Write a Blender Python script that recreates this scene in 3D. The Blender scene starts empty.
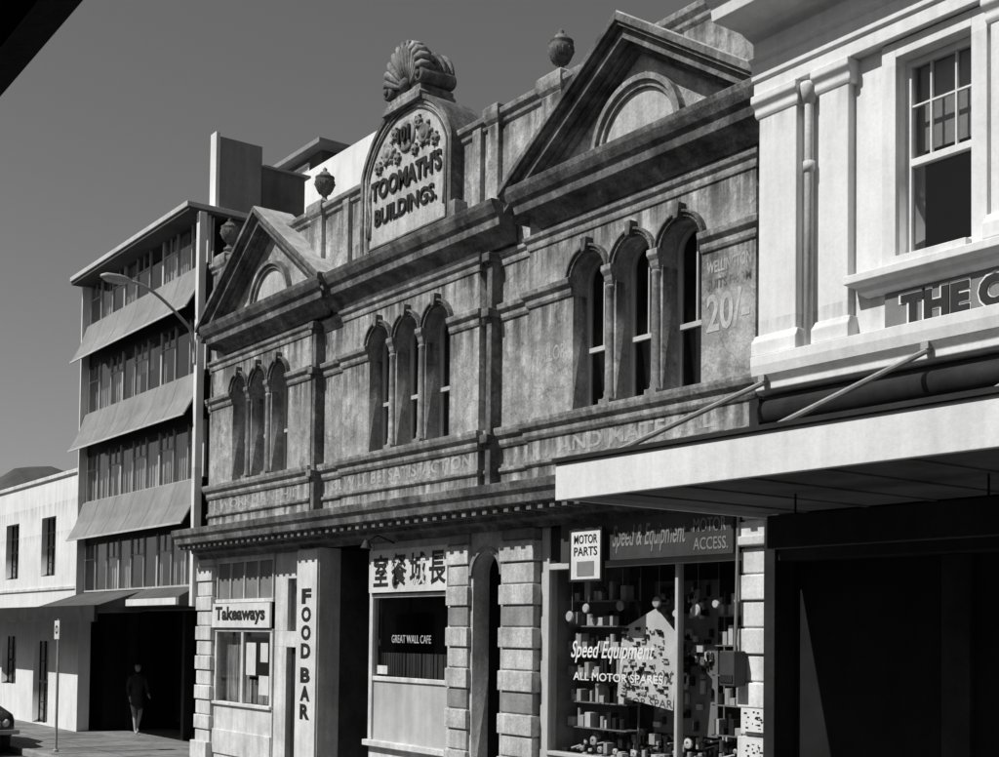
import bpy, bmesh, math, random
from mathutils import Vector, Matrix, noise
random.seed(7)
scene=bpy.context.scene
D=10.5; CZ=2.5
# ---------------------------------------------------------------- materials
def nt(name):
    m=bpy.data.materials.new(name); m.use_nodes=True
    t=m.node_tree; b=t.nodes['Principled BSDF']; return m,t,b
def N(t,typ,**kw):
    n=t.nodes.new(typ)
    for k,v in kw.items():
        if k in n.inputs.keys(): n.inputs[k].default_value=v
        else: setattr(n,k,v)
    return n
def mrange(t,src,a,b,c,d):
    n=t.nodes.new('ShaderNodeMapRange'); n.inputs[1].default_value=a;n.inputs[2].default_value=b;n.inputs[3].default_value=c;n.inputs[4].default_value=d
    t.links.new(src,n.inputs[0]); return n.outputs[0]
def mul(t,a,b,op='MULTIPLY'):
    n=t.nodes.new('ShaderNodeMath'); n.operation=op
    for i,s in enumerate((a,b)):
        if isinstance(s,(int,float)): n.inputs[i].default_value=s
        else: t.links.new(s,n.inputs[i])
    return n.outputs[0]
def weathered(name,lo,hi,scale=1.2,streak=.4,fine=.25,bump=.15,rough=.9,blotch=0.0,spec=.25,cracks=False,ledges=(),lk=.75):
    m,t,b=nt(name)
    g=N(t,'ShaderNodeNewGeometry')
    n1=N(t,'ShaderNodeTexNoise',Scale=scale,Detail=8.0,Roughness=.68)
    t.links.new(g.outputs['Position'],n1.inputs['Vector'])
    v=mrange(t,n1.outputs['Fac'],.34,.66,lo,hi)
    if streak>0:
        mp=N(t,'ShaderNodeMapping'); mp.inputs['Scale'].default_value=(5,5,.45)
        t.links.new(g.outputs['Position'],mp.inputs['Vector'])
        n2=N(t,'ShaderNodeTexNoise',Scale=1.3,Detail=6.0,Roughness=.6)
        t.links.new(mp.outputs[0],n2.inputs['Vector'])
        v=mul(t,v,mrange(t,n2.outputs['Fac'],.35,.62,1-streak,1.0))
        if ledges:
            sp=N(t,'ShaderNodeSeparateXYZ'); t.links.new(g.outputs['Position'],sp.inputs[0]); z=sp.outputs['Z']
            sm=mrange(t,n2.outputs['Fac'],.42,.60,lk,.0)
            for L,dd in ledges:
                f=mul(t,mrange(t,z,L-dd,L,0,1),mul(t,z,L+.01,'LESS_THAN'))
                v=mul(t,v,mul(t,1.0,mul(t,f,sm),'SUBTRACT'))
    n3=N(t,'ShaderNodeTexNoise',Scale=28.0,Detail=5.0,Roughness=.7)
    t.links.new(g.outputs['Position'],n3.inputs['Vector'])
    v=mul(t,v,mrange(t,n3.outputs['Fac'],.3,.7,1-fine,1+fine*.5))
    if blotch>0:
        for loc,sc,lo_,hi_,fac in (((13,7,3),2.7,.52,.60,1+blotch),((3,17,9),1.6,.54,.58,1+blotch*.7),((31,1,5),4.5,.55,.62,.64),((8,3,51),.9,.5,.58,.78)):
            n4=N(t,'ShaderNodeTexNoise',Scale=sc,Detail=9.0,Roughness=.75)
            mp=N(t,'ShaderNodeMapping'); mp.inputs['Location'].default_value=loc
            t.links.new(g.outputs['Position'],mp.inputs['Vector']); t.links.new(mp.outputs[0],n4.inputs['Vector'])
            v=mul(t,v,mrange(t,n4.outputs['Fac'],lo_,hi_,1.0,fac))
    if cracks:
        vo=N(t,'ShaderNodeTexVoronoi',Scale=.9); vo.feature='DISTANCE_TO_EDGE'
        nn=N(t,'ShaderNodeTexNoise',Scale=3.0,Detail=5.0); t.links.new(g.outputs['Position'],nn.inputs['Vector'])
        vm=N(t,'ShaderNodeMixRGB'); vm.inputs[0].default_value=.25; t.links.new(g.outputs['Position'],vm.inputs[1]); t.links.new(nn.outputs['Color'],vm.inputs[2])
        t.links.new(vm.outputs[0],vo.inputs['Vector']); v=mul(t,v,mrange(t,vo.outputs['Distance'],.0,.010,.68,1.0))
    t.links.new(v,b.inputs['Base Color'])
    b.inputs['Roughness'].default_value=rough; b.inputs['Specular IOR Level'].default_value=spec
    bp=N(t,'ShaderNodeBump'); bp.inputs['Strength'].default_value=bump; bp.inputs['Distance'].default_value=.03
    t.links.new(n3.outputs['Fac'],bp.inputs['Height']); t.links.new(bp.outputs[0],b.inputs['Normal'])
    return m
def glassm(name,tint=.94):
    m,t,b=nt(name); t.nodes.remove(b); o=t.nodes['Material Output']
    tr=N(t,'ShaderNodeBsdfTransparent'); tr.inputs[0].default_value=(tint,tint,tint,1)
    gl=N(t,'ShaderNodeBsdfGlossy'); gl.inputs['Roughness'].default_value=.02
    fr=N(t,'ShaderNodeLayerWeight'); mx=N(t,'ShaderNodeMixShader')
    p5=mul(t,fr.outputs['Facing'],4.0,'POWER')
    n=N(t,'ShaderNodeTexNoise',Scale=.8); bp=N(t,'ShaderNodeBump'); bp.inputs['Strength'].default_value=.04
    t.links.new(n.outputs['Fac'],bp.inputs['Height']); t.links.new(bp.outputs[0],gl.inputs['Normal'])
    t.links.new(mrange(t,p5,0,1,.03,.9),mx.inputs[0]); t.links.new(tr.outputs[0],mx.inputs[1]); t.links.new(gl.outputs[0],mx.inputs[2]); t.links.new(mx.outputs[0],o.inputs['Surface'])
    return m
def ghost(name,val,lo=.42,hi=.62,mn=.05,mx_=.75):
    m,t,b=nt(name); o=t.nodes['Material Output']
    b.inputs['Base Color'].default_value=(val,val,val,1); b.inputs['Roughness'].default_value=.9
    tr=N(t,'ShaderNodeBsdfTransparent'); mx=N(t,'ShaderNodeMixShader'); g=N(t,'ShaderNodeNewGeometry')
    n=N(t,'ShaderNodeTexNoise',Scale=4.0,Detail=8.0,Roughness=.7); t.links.new(g.outputs['Position'],n.inputs['Vector'])
    t.links.new(mrange(t,n.outputs['Fac'],lo,hi,mn,mx_),mx.inputs[0]); t.links.new(tr.outputs[0],mx.inputs[1]); t.links.new(b.outputs[0],mx.inputs[2]); t.links.new(mx.outputs[0],o.inputs['Surface'])
    return m
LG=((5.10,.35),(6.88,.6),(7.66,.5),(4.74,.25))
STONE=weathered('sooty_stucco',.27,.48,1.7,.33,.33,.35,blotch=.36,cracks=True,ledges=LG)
STONE2=weathered('parapet_stucco',.27,.50,1.7,.35,.33,.35,blotch=.34,cracks=True,ledges=((9.62,.6),))
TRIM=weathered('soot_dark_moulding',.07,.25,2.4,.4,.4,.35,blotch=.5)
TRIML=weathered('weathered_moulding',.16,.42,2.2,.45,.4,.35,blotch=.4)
PLAQ=weathered('pale_plaque',.38,.58,1.8,.3,.3,.2)
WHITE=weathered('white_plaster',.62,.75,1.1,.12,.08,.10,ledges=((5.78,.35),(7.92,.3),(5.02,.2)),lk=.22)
WHITE2=weathered('dirty_white_paint',.48,.74,1.8,.25,.18,.15)
SIGNW=weathered('white_signboard',.56,.72,2.2,.16,.10,.03,rough=.5)
QUOIN=weathered('painted_quoin',.36,.68,2.1,.35,.35,.3)
QUOIND=weathered('painted_quoin_dark',.18,.36,1.9,.3,.3,.25)
CONC=weathered('grey_concrete',.20,.28,.9,.16,.14,.1)
CONCL=weathered('light_concrete',.42,.56,.8,.2,.1,.1)
CONCD=weathered('dark_concrete',.06,.12,.8,.2,.15,.1)
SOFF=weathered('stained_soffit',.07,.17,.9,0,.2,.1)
DARK=weathered('dark_paint',.012,.03,2,.2,.2,.1,rough=.6)
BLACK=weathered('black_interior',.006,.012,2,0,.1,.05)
SHOPD=weathered('shop_interior_dark',.03,.07,2,0,.2,.05)
SHOPL=weathered('shop_interior_walls',.22,.4,2,0,.2,.05)
GREYP=weathered('grey_paint',.16,.24,1.5,.15,.12,.08,rough=.6)
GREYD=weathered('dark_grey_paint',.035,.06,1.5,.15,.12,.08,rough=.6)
GREYL=weathered('light_grey_paint',.38,.5,1.5,.15,.08,.05,rough=.6)
CURT=weathered('curtain_fabric',.35,.6,3,.6,.1,.1)
METAL=weathered('galvanised_metal',.28,.42,3,.2,.2,.1,rough=.5,spec=.6)
ASPH=weathered('asphalt',.05,.085,.5,0,.45,.5)
PAVE=weathered('footpath_concrete',.15,.26,.8,0,.4,.3,blotch=.2)
KERB=weathered('kerb_stone',.2,.34,1,0,.3,.3)
LETD=weathered('dark_lettering',.015,.03,3,0,.1,.02,rough=.5)
LETW=weathered('white_lettering',.6,.75,3,0,.1,.02,rough=.5)
CARP=weathered('car_paint',.03,.05,1,0,.05,.0,rough=.2,spec=.6)
SKIN=weathered('skin',.3,.36,5,0,.05,.02,rough=.6)
CLOTH=weathered('cloth_dark',.03,.06,5,0,.2,.1)
HILL=weathered('hill_scrub',.04,.1,.05,0,.3,.3)
GHOST=ghost('faded_paint_lettering',.62,.42,.64,.06,.48)
GHOST2=ghost('price_paint_lettering',.66,.40,.60,.15,.62)
GHOSTD=ghost('faded_dark_lettering',.06,.42,.64,.05,.5)
GLASS=glassm('window_glass'); 
# ---------------------------------------------------------------- mesh helpers
def empty(name,loc=(0,0,0)):
    e=bpy.data.objects.new(name,None); e.empty_display_size=.5; e.location=loc
    scene.collection.objects.link(e); return e
class P:
    def __init__(s,name,mat,parent,bevel=0,smooth=False):
        s.n=name;s.m=mat;s.p=parent;s.v=[];s.f=[];s.b=bevel;s.s=smooth
    def add(s,vs,fs):
        o=len(s.v); s.v+= [tuple(v) for v in vs]; s.f+=[tuple(i+o for i in f) for f in fs]; return s
    def box(s,x0,x1,y0,y1,z0,z1):
        vs=[(x,y,z) for z in (z0,z1) for (x,y) in ((x0,y0),(x1,y0),(x1,y1),(x0,y1))]
        return s.add(vs,[(3,2,1,0),(4,5,6,7),(0,1,5,4),(1,2,6,5),(2,3,7,6),(3,0,4,7)])
    def prism(s,poly,y0,y1):
        n=len(poly); vs=[(x,y0,z) for x,z in poly]+[(x,y1,z) for x,z in poly]
        fs=[tuple(range(n)),tuple(range(2*n-1,n-1,-1))]+[(i,i+n,(i+1)%n+n,(i+1)%n) for i in range(n)]
        return s.add(vs,fs)
    def prismx(s,poly,x0,x1):
        n=len(poly); vs=[(x0,y,z) for y,z in poly]+[(x1,y,z) for y,z in poly]
        fs=[tuple(range(n-1,-1,-1)),tuple(range(n,2*n))]+[(i,(i+1)%n,(i+1)%n+n,i+n) for i in range(n)]
        return s.add(vs,fs)
    def mould(s,x0,x1,yw,prof,e0=1,e1=1,back=.02):
        vs=[];n=len(prof)
        for p,z in prof:
            vs+=[(x0-e0*p,yw+back,z),(x0-e0*p,yw-p,z),(x1+e1*p,yw-p,z),(x1+e1*p,yw+back,z)]
        fs=[(3,2,1,0),(4*n-4,4*n-3,4*n-2,4*n-1)]
        for i in range(n-1):
            a=4*i;b=a+4
            for j in range(4):
                k=(j+1)%4; fs.append((a+j,a+k,b+k,b+j))
        return s.add(vs,fs)
    def lathe(s,prof,c,seg=20,axis='z'):
        vs=[];n=len(prof)
        for r,h in prof:
            for k in range(seg):
                a=2*math.pi*k/seg
                if axis=='z': vs.append((c[0]+r*math.cos(a),c[1]+r*math.sin(a),c[2]+h))
                elif axis=='y': vs.append((c[0]+r*math.cos(a),c[1]-h,c[2]+r*math.sin(a)))
                else: vs.append((c[0]+h,c[1]+r*math.cos(a),c[2]+r*math.sin(a)))
        fs=[]
        for i in range(n-1):
            for k in range(seg):
                k2=(k+1)%seg; fs.append((i*seg+k,i*seg+k2,(i+1)*seg+k2,(i+1)*seg+k))
        fs.append(tuple(range(seg-1,-1,-1))); fs.append(tuple((n-1)*seg+k for k in range(seg)))
        return s.add(vs,fs)
    def tube(s,pts,r,seg=8):
        pts=[Vector(p) for p in pts]; vs=[]
        for i,p in enumerate(pts):
            d=(pts[min(i+1,len(pts)-1)]-pts[max(i-1,0)]).normalized()
            up=Vector((0,0,1)) if abs(d.z)<.95 else Vector((1,0,0))
            a=d.cross(up).normalized(); b=a.cross(d)
            rr=r[i] if isinstance(r,(list,tuple)) else r
            for k in range(seg):
                t=2*math.pi*k/seg; vs.append(p+a*math.cos(t)*rr+b*math.sin(t)*rr)
        fs=[]
        for i in range(len(pts)-1):
            for k in range(seg):
                k2=(k+1)%seg; fs.append((i*seg+k,i*seg+k2,(i+1)*seg+k2,(i+1)*seg+k))
        fs.append(tuple(range(seg-1,-1,-1))); fs.append(tuple((len(pts)-1)*seg+k for k in range(seg)))
        return s.add(vs,fs)
    def arc(s,cx,cz,r0,r1,y0,y1,a0=0,a1=180,seg=20):
        for k in range(seg):
            t0=math.radians(a0+(a1-a0)*k/seg);t1=math.radians(a0+(a1-a0)*(k+1)/seg)
            q=[(cx+r0*math.cos(t0),cz+r0*math.sin(t0)),(cx+r1*math.cos(t0),cz+r1*math.sin(t0)),(cx+r1*math.cos(t1),cz+r1*math.sin(t1)),(cx+r0*math.cos(t1),cz+r0*math.sin(t1))]
            s.prism(q,y0,y1)
        return s
    def done(s):
        me=bpy.data.meshes.new(s.n); me.from_pydata(s.v,[],s.f); me.update()
        bm=bmesh.new(); bm.from_mesh(me); bmesh.ops.recalc_face_normals(bm,faces=bm.faces); bm.to_mesh(me); bm.free()
        me.materials.append(s.m)
        if s.s: me.polygons.foreach_set('use_smooth',[True]*len(me.polygons))
        o=bpy.data.objects.new(s.n,me); scene.collection.objects.link(o); o.parent=s.p
        if s.b:
            md=o.modifiers.new('b','BEVEL'); md.width=s.b; md.segments=2; md.limit_method='ANGLE'
        return o
def curve_mesh(name,loops,depth,yc,mat,parent):
    cu=bpy.data.curves.new(name,'CURVE'); cu.dimensions='2D'; cu.fill_mode='BOTH'; cu.extrude=depth/2
    for lp in loops:
        sp=cu.splines.new('POLY'); sp.points.add(len(lp)-1)
        for i,(x,z) in enumerate(lp): sp.points[i].co=(x,z,0,1)
        sp.use_cyclic_u=True
    ob=bpy.data.objects.new(name,cu); scene.collection.objects.link(ob)
    bpy.context.view_layer.update()
    me=bpy.data.meshes.new_from_object(ob.evaluated_get(bpy.context.evaluated_depsgraph_get()))
    bpy.data.objects.remove(ob)
    for v in me.vertices: x,y,z=v.co; v.co=(x,yc-z,y)
    me.materials.clear(); me.materials.append(mat)
    o=bpy.data.objects.new(name,me); scene.collection.objects.link(o); o.parent=parent; return o
def text(name,body,x0,x1,z0,z1,y,mat,parent,ext=.004,off=0,shear=0):
    cu=bpy.data.curves.new(name,'FONT'); cu.body=body; cu.extrude=ext; cu.offset=off; cu.shear=shear; cu.size=1; cu.resolution_u=3
    ob=bpy.data.objects.new(name,cu); scene.collection.objects.link(ob); bpy.context.view_layer.update()
    me=bpy.data.meshes.new_from_object(ob.evaluated_get(bpy.context.evaluated_depsgraph_get())); bpy.data.objects.remove(ob)
    if not me.vertices: return None
    xs=[v.co.x for v in me.vertices]; ys=[v.co.y for v in me.vertices]
    a,b,c,d=min(xs),max(xs),min(ys),max(ys)
    for v in me.vertices:
        v.co=((v.co.x-a)/(b-a)*(x1-x0)+x0, y-v.co.z, (v.co.y-c)/(d-c)*(z1-z0)+z0)
    me.materials.clear(); me.materials.append(mat)
    o=bpy.data.objects.new(name,me); scene.collection.objects.link(o); o.parent=parent; return o
def rect(x0,x1,z0,z1): return [(x0,z0),(x1,z0),(x1,z1),(x0,z1)]
def archloop(cx,w,z0,zs,seg=18):
    r=w/2; return [(cx-r,z0),(cx+r,z0)]+[(cx+r*math.cos(math.pi*k/seg),zs+r*math.sin(math.pi*k/seg)) for k in range(seg+1)]
# ================================================================ VICTORIAN BUILDING
TB=empty('victorian_commercial_building')
XL,XR=-24.35,-9.17
ZS,ZSP=5.37,7.05
groups=[('left',-24.0,-19.8,-21.82),('middle',-18.69,-14.8,-16.68),('right',-13.65,-9.6,-11.57)]
strips=((XL,-24.0),(-19.8,-18.69),(-14.8,-13.65),(-9.6,XR))
W=.64; SPC=.83
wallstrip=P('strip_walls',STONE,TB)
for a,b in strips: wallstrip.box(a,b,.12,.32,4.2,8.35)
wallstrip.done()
tr=P('string_courses',TRIML,TB,bevel=.008); trd=P('window_mouldings',TRIM,TB,bevel=.006)
cols=P('window_colonnettes',TRIML,TB,smooth=True); caps=P('colonnette_capitals',TRIML,TB,bevel=.006)
fr=P('sash_frames',GREYL,TB); gl=P('upper_window_glass',GLASS,TB); cu_=P('window_curtains',CURT,TB)
SILL=[(.02,5.10),(.05,5.15),(.05,5.22),(.10,5.26),(.12,5.32),(.12,5.37)]
IMP=[(.02,6.88),(.04,6.92),(.04,6.98),(.09,7.03),(.10,7.10),(.06,7.12)]
ARC=[(.02,7.66),(.03,7.70),(.03,7.75),(.07,7.79),(.08,7.84)]
LOW=[(.01,4.74),(.04,4.77),(.04,4.82)]
for nm,a,b,c in groups:
    cs=[c-SPC,c,c+SPC]
    loops=[rect(a,b,4.2,8.35)]+[archloop(x,W,ZS,ZSP) for x in cs]
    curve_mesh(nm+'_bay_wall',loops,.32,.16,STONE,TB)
    tr.mould(a,b,0,SILL); tr.mould(a,b,0,ARC); tr.mould(a,b,0,LOW)
    tr.mould(a,cs[0]-W/2-.003,0,IMP,1,0); tr.mould(cs[2]+W/2+.003,b,0,IMP,0,1)
    for x in cs:
        trd.arc(x,ZSP+.0,W/2+.015,W/2+.06,-.05,.01); trd.arc(x,ZSP,W/2+.06,W/2+.093,-.085,.012)
        trd.prism([(x-.035,ZSP+W/2-.01),(x+.035,ZSP+W/2-.01),(x+.06,ZSP+W/2+.17),(x-.06,ZSP+W/2+.17)],-.12,.01)
        x0,x1=x-W/2,x+W/2
        fr.box(x0,x0+.05,.24,.30,ZS,ZSP); fr.box(x1-.05,x1,.24,.30,ZS,ZSP)
        fr.box(x0+.05,x1-.05,.23,.29,6.15,6.21); fr.box(x0+.05,x1-.05,.24,.30,ZS,ZS+.07)
        fr.box(x-.012,x+.012,.25,.29,6.21,7.3); fr.arc(x,ZSP,W/2-.045,W/2-.002,.24,.30)
        gl.box(x0-.01,x1+.01,.275,.280,ZS-.02,ZSP+.35)
        if random.random()<.5:
            s=random.choice((-1,1)); w=random.uniform(.08,.16)
            n=6; xa=x0+.05 if s<0 else x1-.05-w
            for k in range(n):
                cu_.box(xa+k*w/n,xa+(k+.7)*w/n,.38+.02*(k%2),.40+.02*(k%2),ZS+.02,ZSP+.25)
    for x in (cs[0]+SPC/2,cs[1]+SPC/2):
        cols.lathe([(.085,0),(.085,.05),(.07,.08),(.075,.12),(.062,.16),(.06,.9),(.055,1.42),(.07,1.44),(.055,1.47)],(x,-.01,ZS+.02),14)
        caps.mould(x-.05,x+.05,0.0,[(.03,6.87),(.05,6.91),(.06,6.97),(.10,7.03),(.10,7.10)],.4,.4)
        caps.box(x-.10,x+.10,-.11,.01,ZS-.002,ZS+.06)
for a,b in strips:
    for pr in (SILL,ARC,LOW,IMP): tr.mould(a+.0,b-.0,.12,pr,0,0)
tr.done(); trd.done(); cols.done(); caps.done(); fr.done(); gl.done(); cu_.done()
pi=P('narrow_piers',TRIM,TB,bevel=.01)
for x in (-19.62,-14.5):
    pi.box(x-.06,x+.06,-.05,.14,4.45,7.84)
    for z in (5.2,6.97,7.75): pi.box(x-.085,x+.085,-.13,.13,z-.04,z+.08)
pi.done()
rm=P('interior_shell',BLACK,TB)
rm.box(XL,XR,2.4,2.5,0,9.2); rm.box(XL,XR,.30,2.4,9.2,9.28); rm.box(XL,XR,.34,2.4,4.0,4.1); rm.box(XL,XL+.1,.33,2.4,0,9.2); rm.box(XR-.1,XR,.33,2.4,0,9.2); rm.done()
P('rear_mass',CONCD,TB).box(XL,XR,2.5,14,0,9.1).done()
COR=[(.04,7.90),(.06,7.95),(.12,7.99),(.14,8.05),(.28,8.10),(.30,8.22),(.35,8.26),(.41,8.36),(.43,8.43),(.41,8.44)]
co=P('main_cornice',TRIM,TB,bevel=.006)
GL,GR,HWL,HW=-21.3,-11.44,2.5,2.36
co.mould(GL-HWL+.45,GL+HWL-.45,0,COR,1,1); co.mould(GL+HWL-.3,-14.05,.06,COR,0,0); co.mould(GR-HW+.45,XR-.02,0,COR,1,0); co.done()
pa=P('parapet_wall',STONE2,TB); pa.box(XL+.3,XR,.02,.28,8.36,9.66); pa.done()
pm=P('parapet_coping',TRIML,TB,bevel=.008)
pm.mould(XL+.3,XR,.02,[(.0,9.60),(.04,9.64),(.05,9.70),(.10,9.74),(.11,9.81),(.08,9.83)],0,0,.4)
pm.mould(XL+.3,XR,.02,[(.06,8.44),(.06,8.58),(.02,8.62)],0,0); pm.done()
pp=P('parapet_piers',STONE2,TB,bevel=.01)
for x,w in ((-19.62,.2),(-18.6,.1),(-14.85,.1),(-14.45,.12),(-13.15,.2),(-23.5,.2)):
    pp.box(x-w,x+w,-.06,.3,8.44,9.70)
pp.done()
pk=P('parapet_pier_caps',TRIML,TB,bevel=.006)
for x,w in ((-19.62,.2),(-14.45,.12),(-13.15,.2),(-23.5,.2)):
    pk.mould(x-w,x+w,-.06,[(0,9.64),(.04,9.70),(.06,9.78),(.06,9.88),(.02,9.92)],1,1,.42)
pk.done()
# pediments
for nm,c,hw,za in (('left',GL,HWL,10.18),('right',GR,HW,9.95)):
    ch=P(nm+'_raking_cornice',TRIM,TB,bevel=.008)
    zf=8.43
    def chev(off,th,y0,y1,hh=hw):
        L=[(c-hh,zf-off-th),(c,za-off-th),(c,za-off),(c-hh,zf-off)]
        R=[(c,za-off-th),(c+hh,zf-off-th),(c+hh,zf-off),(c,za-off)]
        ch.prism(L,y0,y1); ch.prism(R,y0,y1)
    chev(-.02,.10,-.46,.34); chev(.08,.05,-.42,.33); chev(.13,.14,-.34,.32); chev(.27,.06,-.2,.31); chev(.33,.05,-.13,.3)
    ch.done()
    P(nm+'_pediment_roofing',PLAQ,TB).prism([(c,za+.021),(c+hw,zf+.021),(c+hw,zf+.04),(c,za+.04)],-.44,.34).done()
    P(nm+'_tympanum',STONE,TB).prism([(c-hw+.1,8.43),(c+hw-.1,8.43),(c,za-.3)],-.03,.3).done()
    ar=P(nm+'_tympanum_arch',TRIML,TB); ar.arc(c,8.47,.66,.73,-.10,-.02,0,180,24); ar.arc(c,8.47,.73,.80,-.15,-.02,0,180,24); ar.done()
    P(nm+'_tympanum_plaque',PLAQ,TB).prism([(c+.65*math.cos(math.pi*k/24),8.47+.65*math.sin(math.pi*k/24)) for k in range(25)],-.05,-.02).done()
# central name panel
cx=-16.59;a=1.25;z0=8.45;zs=9.78;rise=.88
R=(a*a+rise*rise)/(2*rise);cz=zs+rise-R
def seg_loop(g):
    Rr=R-g; pts=[(cx-a+g,z0+ (g if g>0 else 0)),(cx+a-g,z0+(g if g>0 else 0))]
    aa=math.asin(min(.999,(a-g)/Rr))
    for k in range(29):
        t=aa-2*aa*k/28; pts.append((cx+Rr*math.sin(t),cz+Rr*math.cos(t)))
    return pts
curve_mesh('name_panel_body',[seg_loop(0)],.7,.22,PLAQ,TB)
curve_mesh('name_panel_border',[seg_loop(-.005),seg_loop(.09)],.06,-.13,TRIML,TB)
curve_mesh('name_panel_cap_moulding',[seg_loop(-.04),seg_loop(.03)],.70,.16,TRIM,TB)
curve_mesh('name_panel_inner_bead',[seg_loop(.13),seg_loop(.155)],.04,-.14,TRIM,TB)
text('name_lettering_upper',"TOOMATH'S",cx-1.02,cx+.98,9.34,9.66,-.14,LETD,TB,.02,.035)
text('name_lettering_lower',"BUILDINGS.",cx-.90,cx+.86,8.93,9.19,-.14,LETD,TB,.02,.025)
text('street_number',"101",cx-.17,cx+.15,10.02,10.26,-.19,LETD,TB,.02,.03)
og=P('relief_ornament',TRIML,TB,smooth=True)
for dx,dz,r in ((-.52,10.0,.15),(.52,10.0,.15),(-.33,10.24,.08),(.33,10.24,.08),(-.80,9.84,.08),(.80,9.84,.08),(-.25,9.84,.07),(.25,9.84,.07)):
    og.lathe([(r,0),(r,.04),(r*.8,.06),(r*.6,.03),(r*.5,.05),(r*.25,.07),(.01,.08)],(cx+dx,-.13,dz),14,'y')
    for k in range(6):
        t=2*math.pi*k/6; og.lathe([(r*.28,0),(r*.22,.04),(.01,.05)],(cx+dx+r*1.15*math.cos(t),-.13,dz+r*1.15*math.sin(t)),8,'y')
og.lathe([(.24,0),(.24,.03),(.2,.035)],(cx,-.13,10.12),18,'y')
for s in (-1,1):
    og.tube([(cx+s*1.05,-.14,9.65),(cx+s*1.07,-.15,9.4),(cx+s*1.04,-.14,9.1),(cx+s*1.07,-.15,8.8)],[.025,.035,.02,.035],8)
og.done()
for s in (-1,1):
    b_=P('panel_console',TRIML,TB,bevel=.01); b_.box(cx+s*(a+.09)-.08,cx+s*(a+.09)+.08,-.20,.1,8.45,8.76); b_.done()
# shell acroterion
sx=cx-.05;sz=11.0
sh=P('shell_acroterion',TRIML,TB,bevel=.006)
sh.mould(sx-.42,sx+.42,-.12,[(.12,10.56),(.12,10.66),(.05,10.72),(.05,10.79)],1,1,.55)
sh.box(sx-.44,sx+.44,-.10,.40,10.791,sz)
sh.arc(sx,sz,.0,.46,-.10,.40,0,180,26); sh.done()
sr=P('shell_ribs',TRIML,TB,smooth=True)
n=11
for k in range(n):
    tm=math.pi*(k+.5)/n; dxr,dzr=math.cos(tm),math.sin(tm)
    sr.tube([(sx+.10*dxr,-.13,sz-.10+.10*dzr),(sx+.30*dxr,-.16,sz-.05+.30*dzr),(sx+.45*dxr,-.20,sz+.45*dzr),(sx+.51*dxr,-.18,sz+.52*dzr),(sx+.53*dxr,-.08,sz+.54*dzr),(sx+.49*dxr,.05,sz+.50*dzr)],[.015,.045,.066,.07,.062,.04],10)
sr.done()
ss=P('shell_scrolls',TRIM,TB,smooth=True)
for s in (-1,1):
    ss.lathe([(.09,-.44),(.12,-.41),(.12,.19),(.09,.21)],(sx+s*.45,0,sz-.06),16,'y'); ss.lathe([(.05,.2),(.05,.24),(.01,.25)],(sx+s*.45,0,sz-.06),12,'y')
for yy_ in (.12,.26,.40):
    ss.tube([(sx+.47*math.cos(math.pi*k/18),yy_,sz+.47*math.sin(math.pi*k/18)) for k in range(19)],.045,8)
ss.lathe([(.11,0),(.11,.05),(.06,.1),(.01,.11)],(sx,-.13,sz-.08),14,'y'); ss.done()
# urns
UR=[(.14,0),(.14,.06),(.07,.09),(.05,.16),(.08,.2),(.17,.28),(.215,.38),(.22,.46),(.19,.5),(.21,.52),(.21,.55),(.14,.58),(.10,.64),(.04,.67),(.05,.71),(.01,.75)]
ur=P('urn_finials',TRIM,TB,smooth=True)
for x in (-19.62,-13.15,-23.5):
    zz=9.9 if x!=-23.5 else 10.0
    ur.lathe([(r*.8,h*.88) for r,h in UR],(x,.1,zz),20)
    for k in range(12):
        t=2*math.pi*k/12; ur.tube([(x+.09*math.cos(t),.1+.09*math.sin(t),zz+.2),(x+.175*math.cos(t),.1+.175*math.sin(t),zz+.37)],.018,6)
ur.done()
for s_,x0,x1,z0_,z1_,mt in (('YOU',-19.4,-18.8,4.9,5.06,GHOST),('WILL BE',-18.6,-17.4,4.88,5.06,GHOST),('SATISFACTION',-17.2,-14.95,4.88,5.07,GHOST),('AND MATERIAL',-13.0,-10.2,4.88,5.07,GHOST),('20/-',-10.33,-9.68,5.95,6.38,GHOST2),('WELLINGTON',-10.33,-9.66,6.62,6.76,GHOST),('SUITS FROM',-10.33,-9.66,6.44,6.55,GHOSTD),('TAILOR',-13.5,-12.85,6.1,6.3,GHOST),('WORKMANSHIP',-23.5,-20.2,4.88,5.05,GHOST)):
    yy=-.006 if x0!=-19.4 else .114
    text('faded_wall_lettering',s_,x0,x1,z0_,z1_,yy,mt,TB,.002,.02)
hd=P('shopfront_cornice',TRIM,TB,bevel=.006)
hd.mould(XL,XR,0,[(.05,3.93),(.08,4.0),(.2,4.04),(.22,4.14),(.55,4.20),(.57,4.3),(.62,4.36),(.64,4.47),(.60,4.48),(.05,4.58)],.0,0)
x=XL+.1
while x<XR-.1:
    hd.box(x-.05,x+.05,-.50,-.2,4.10,4.198); x+=.24
hd.done()
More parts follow.
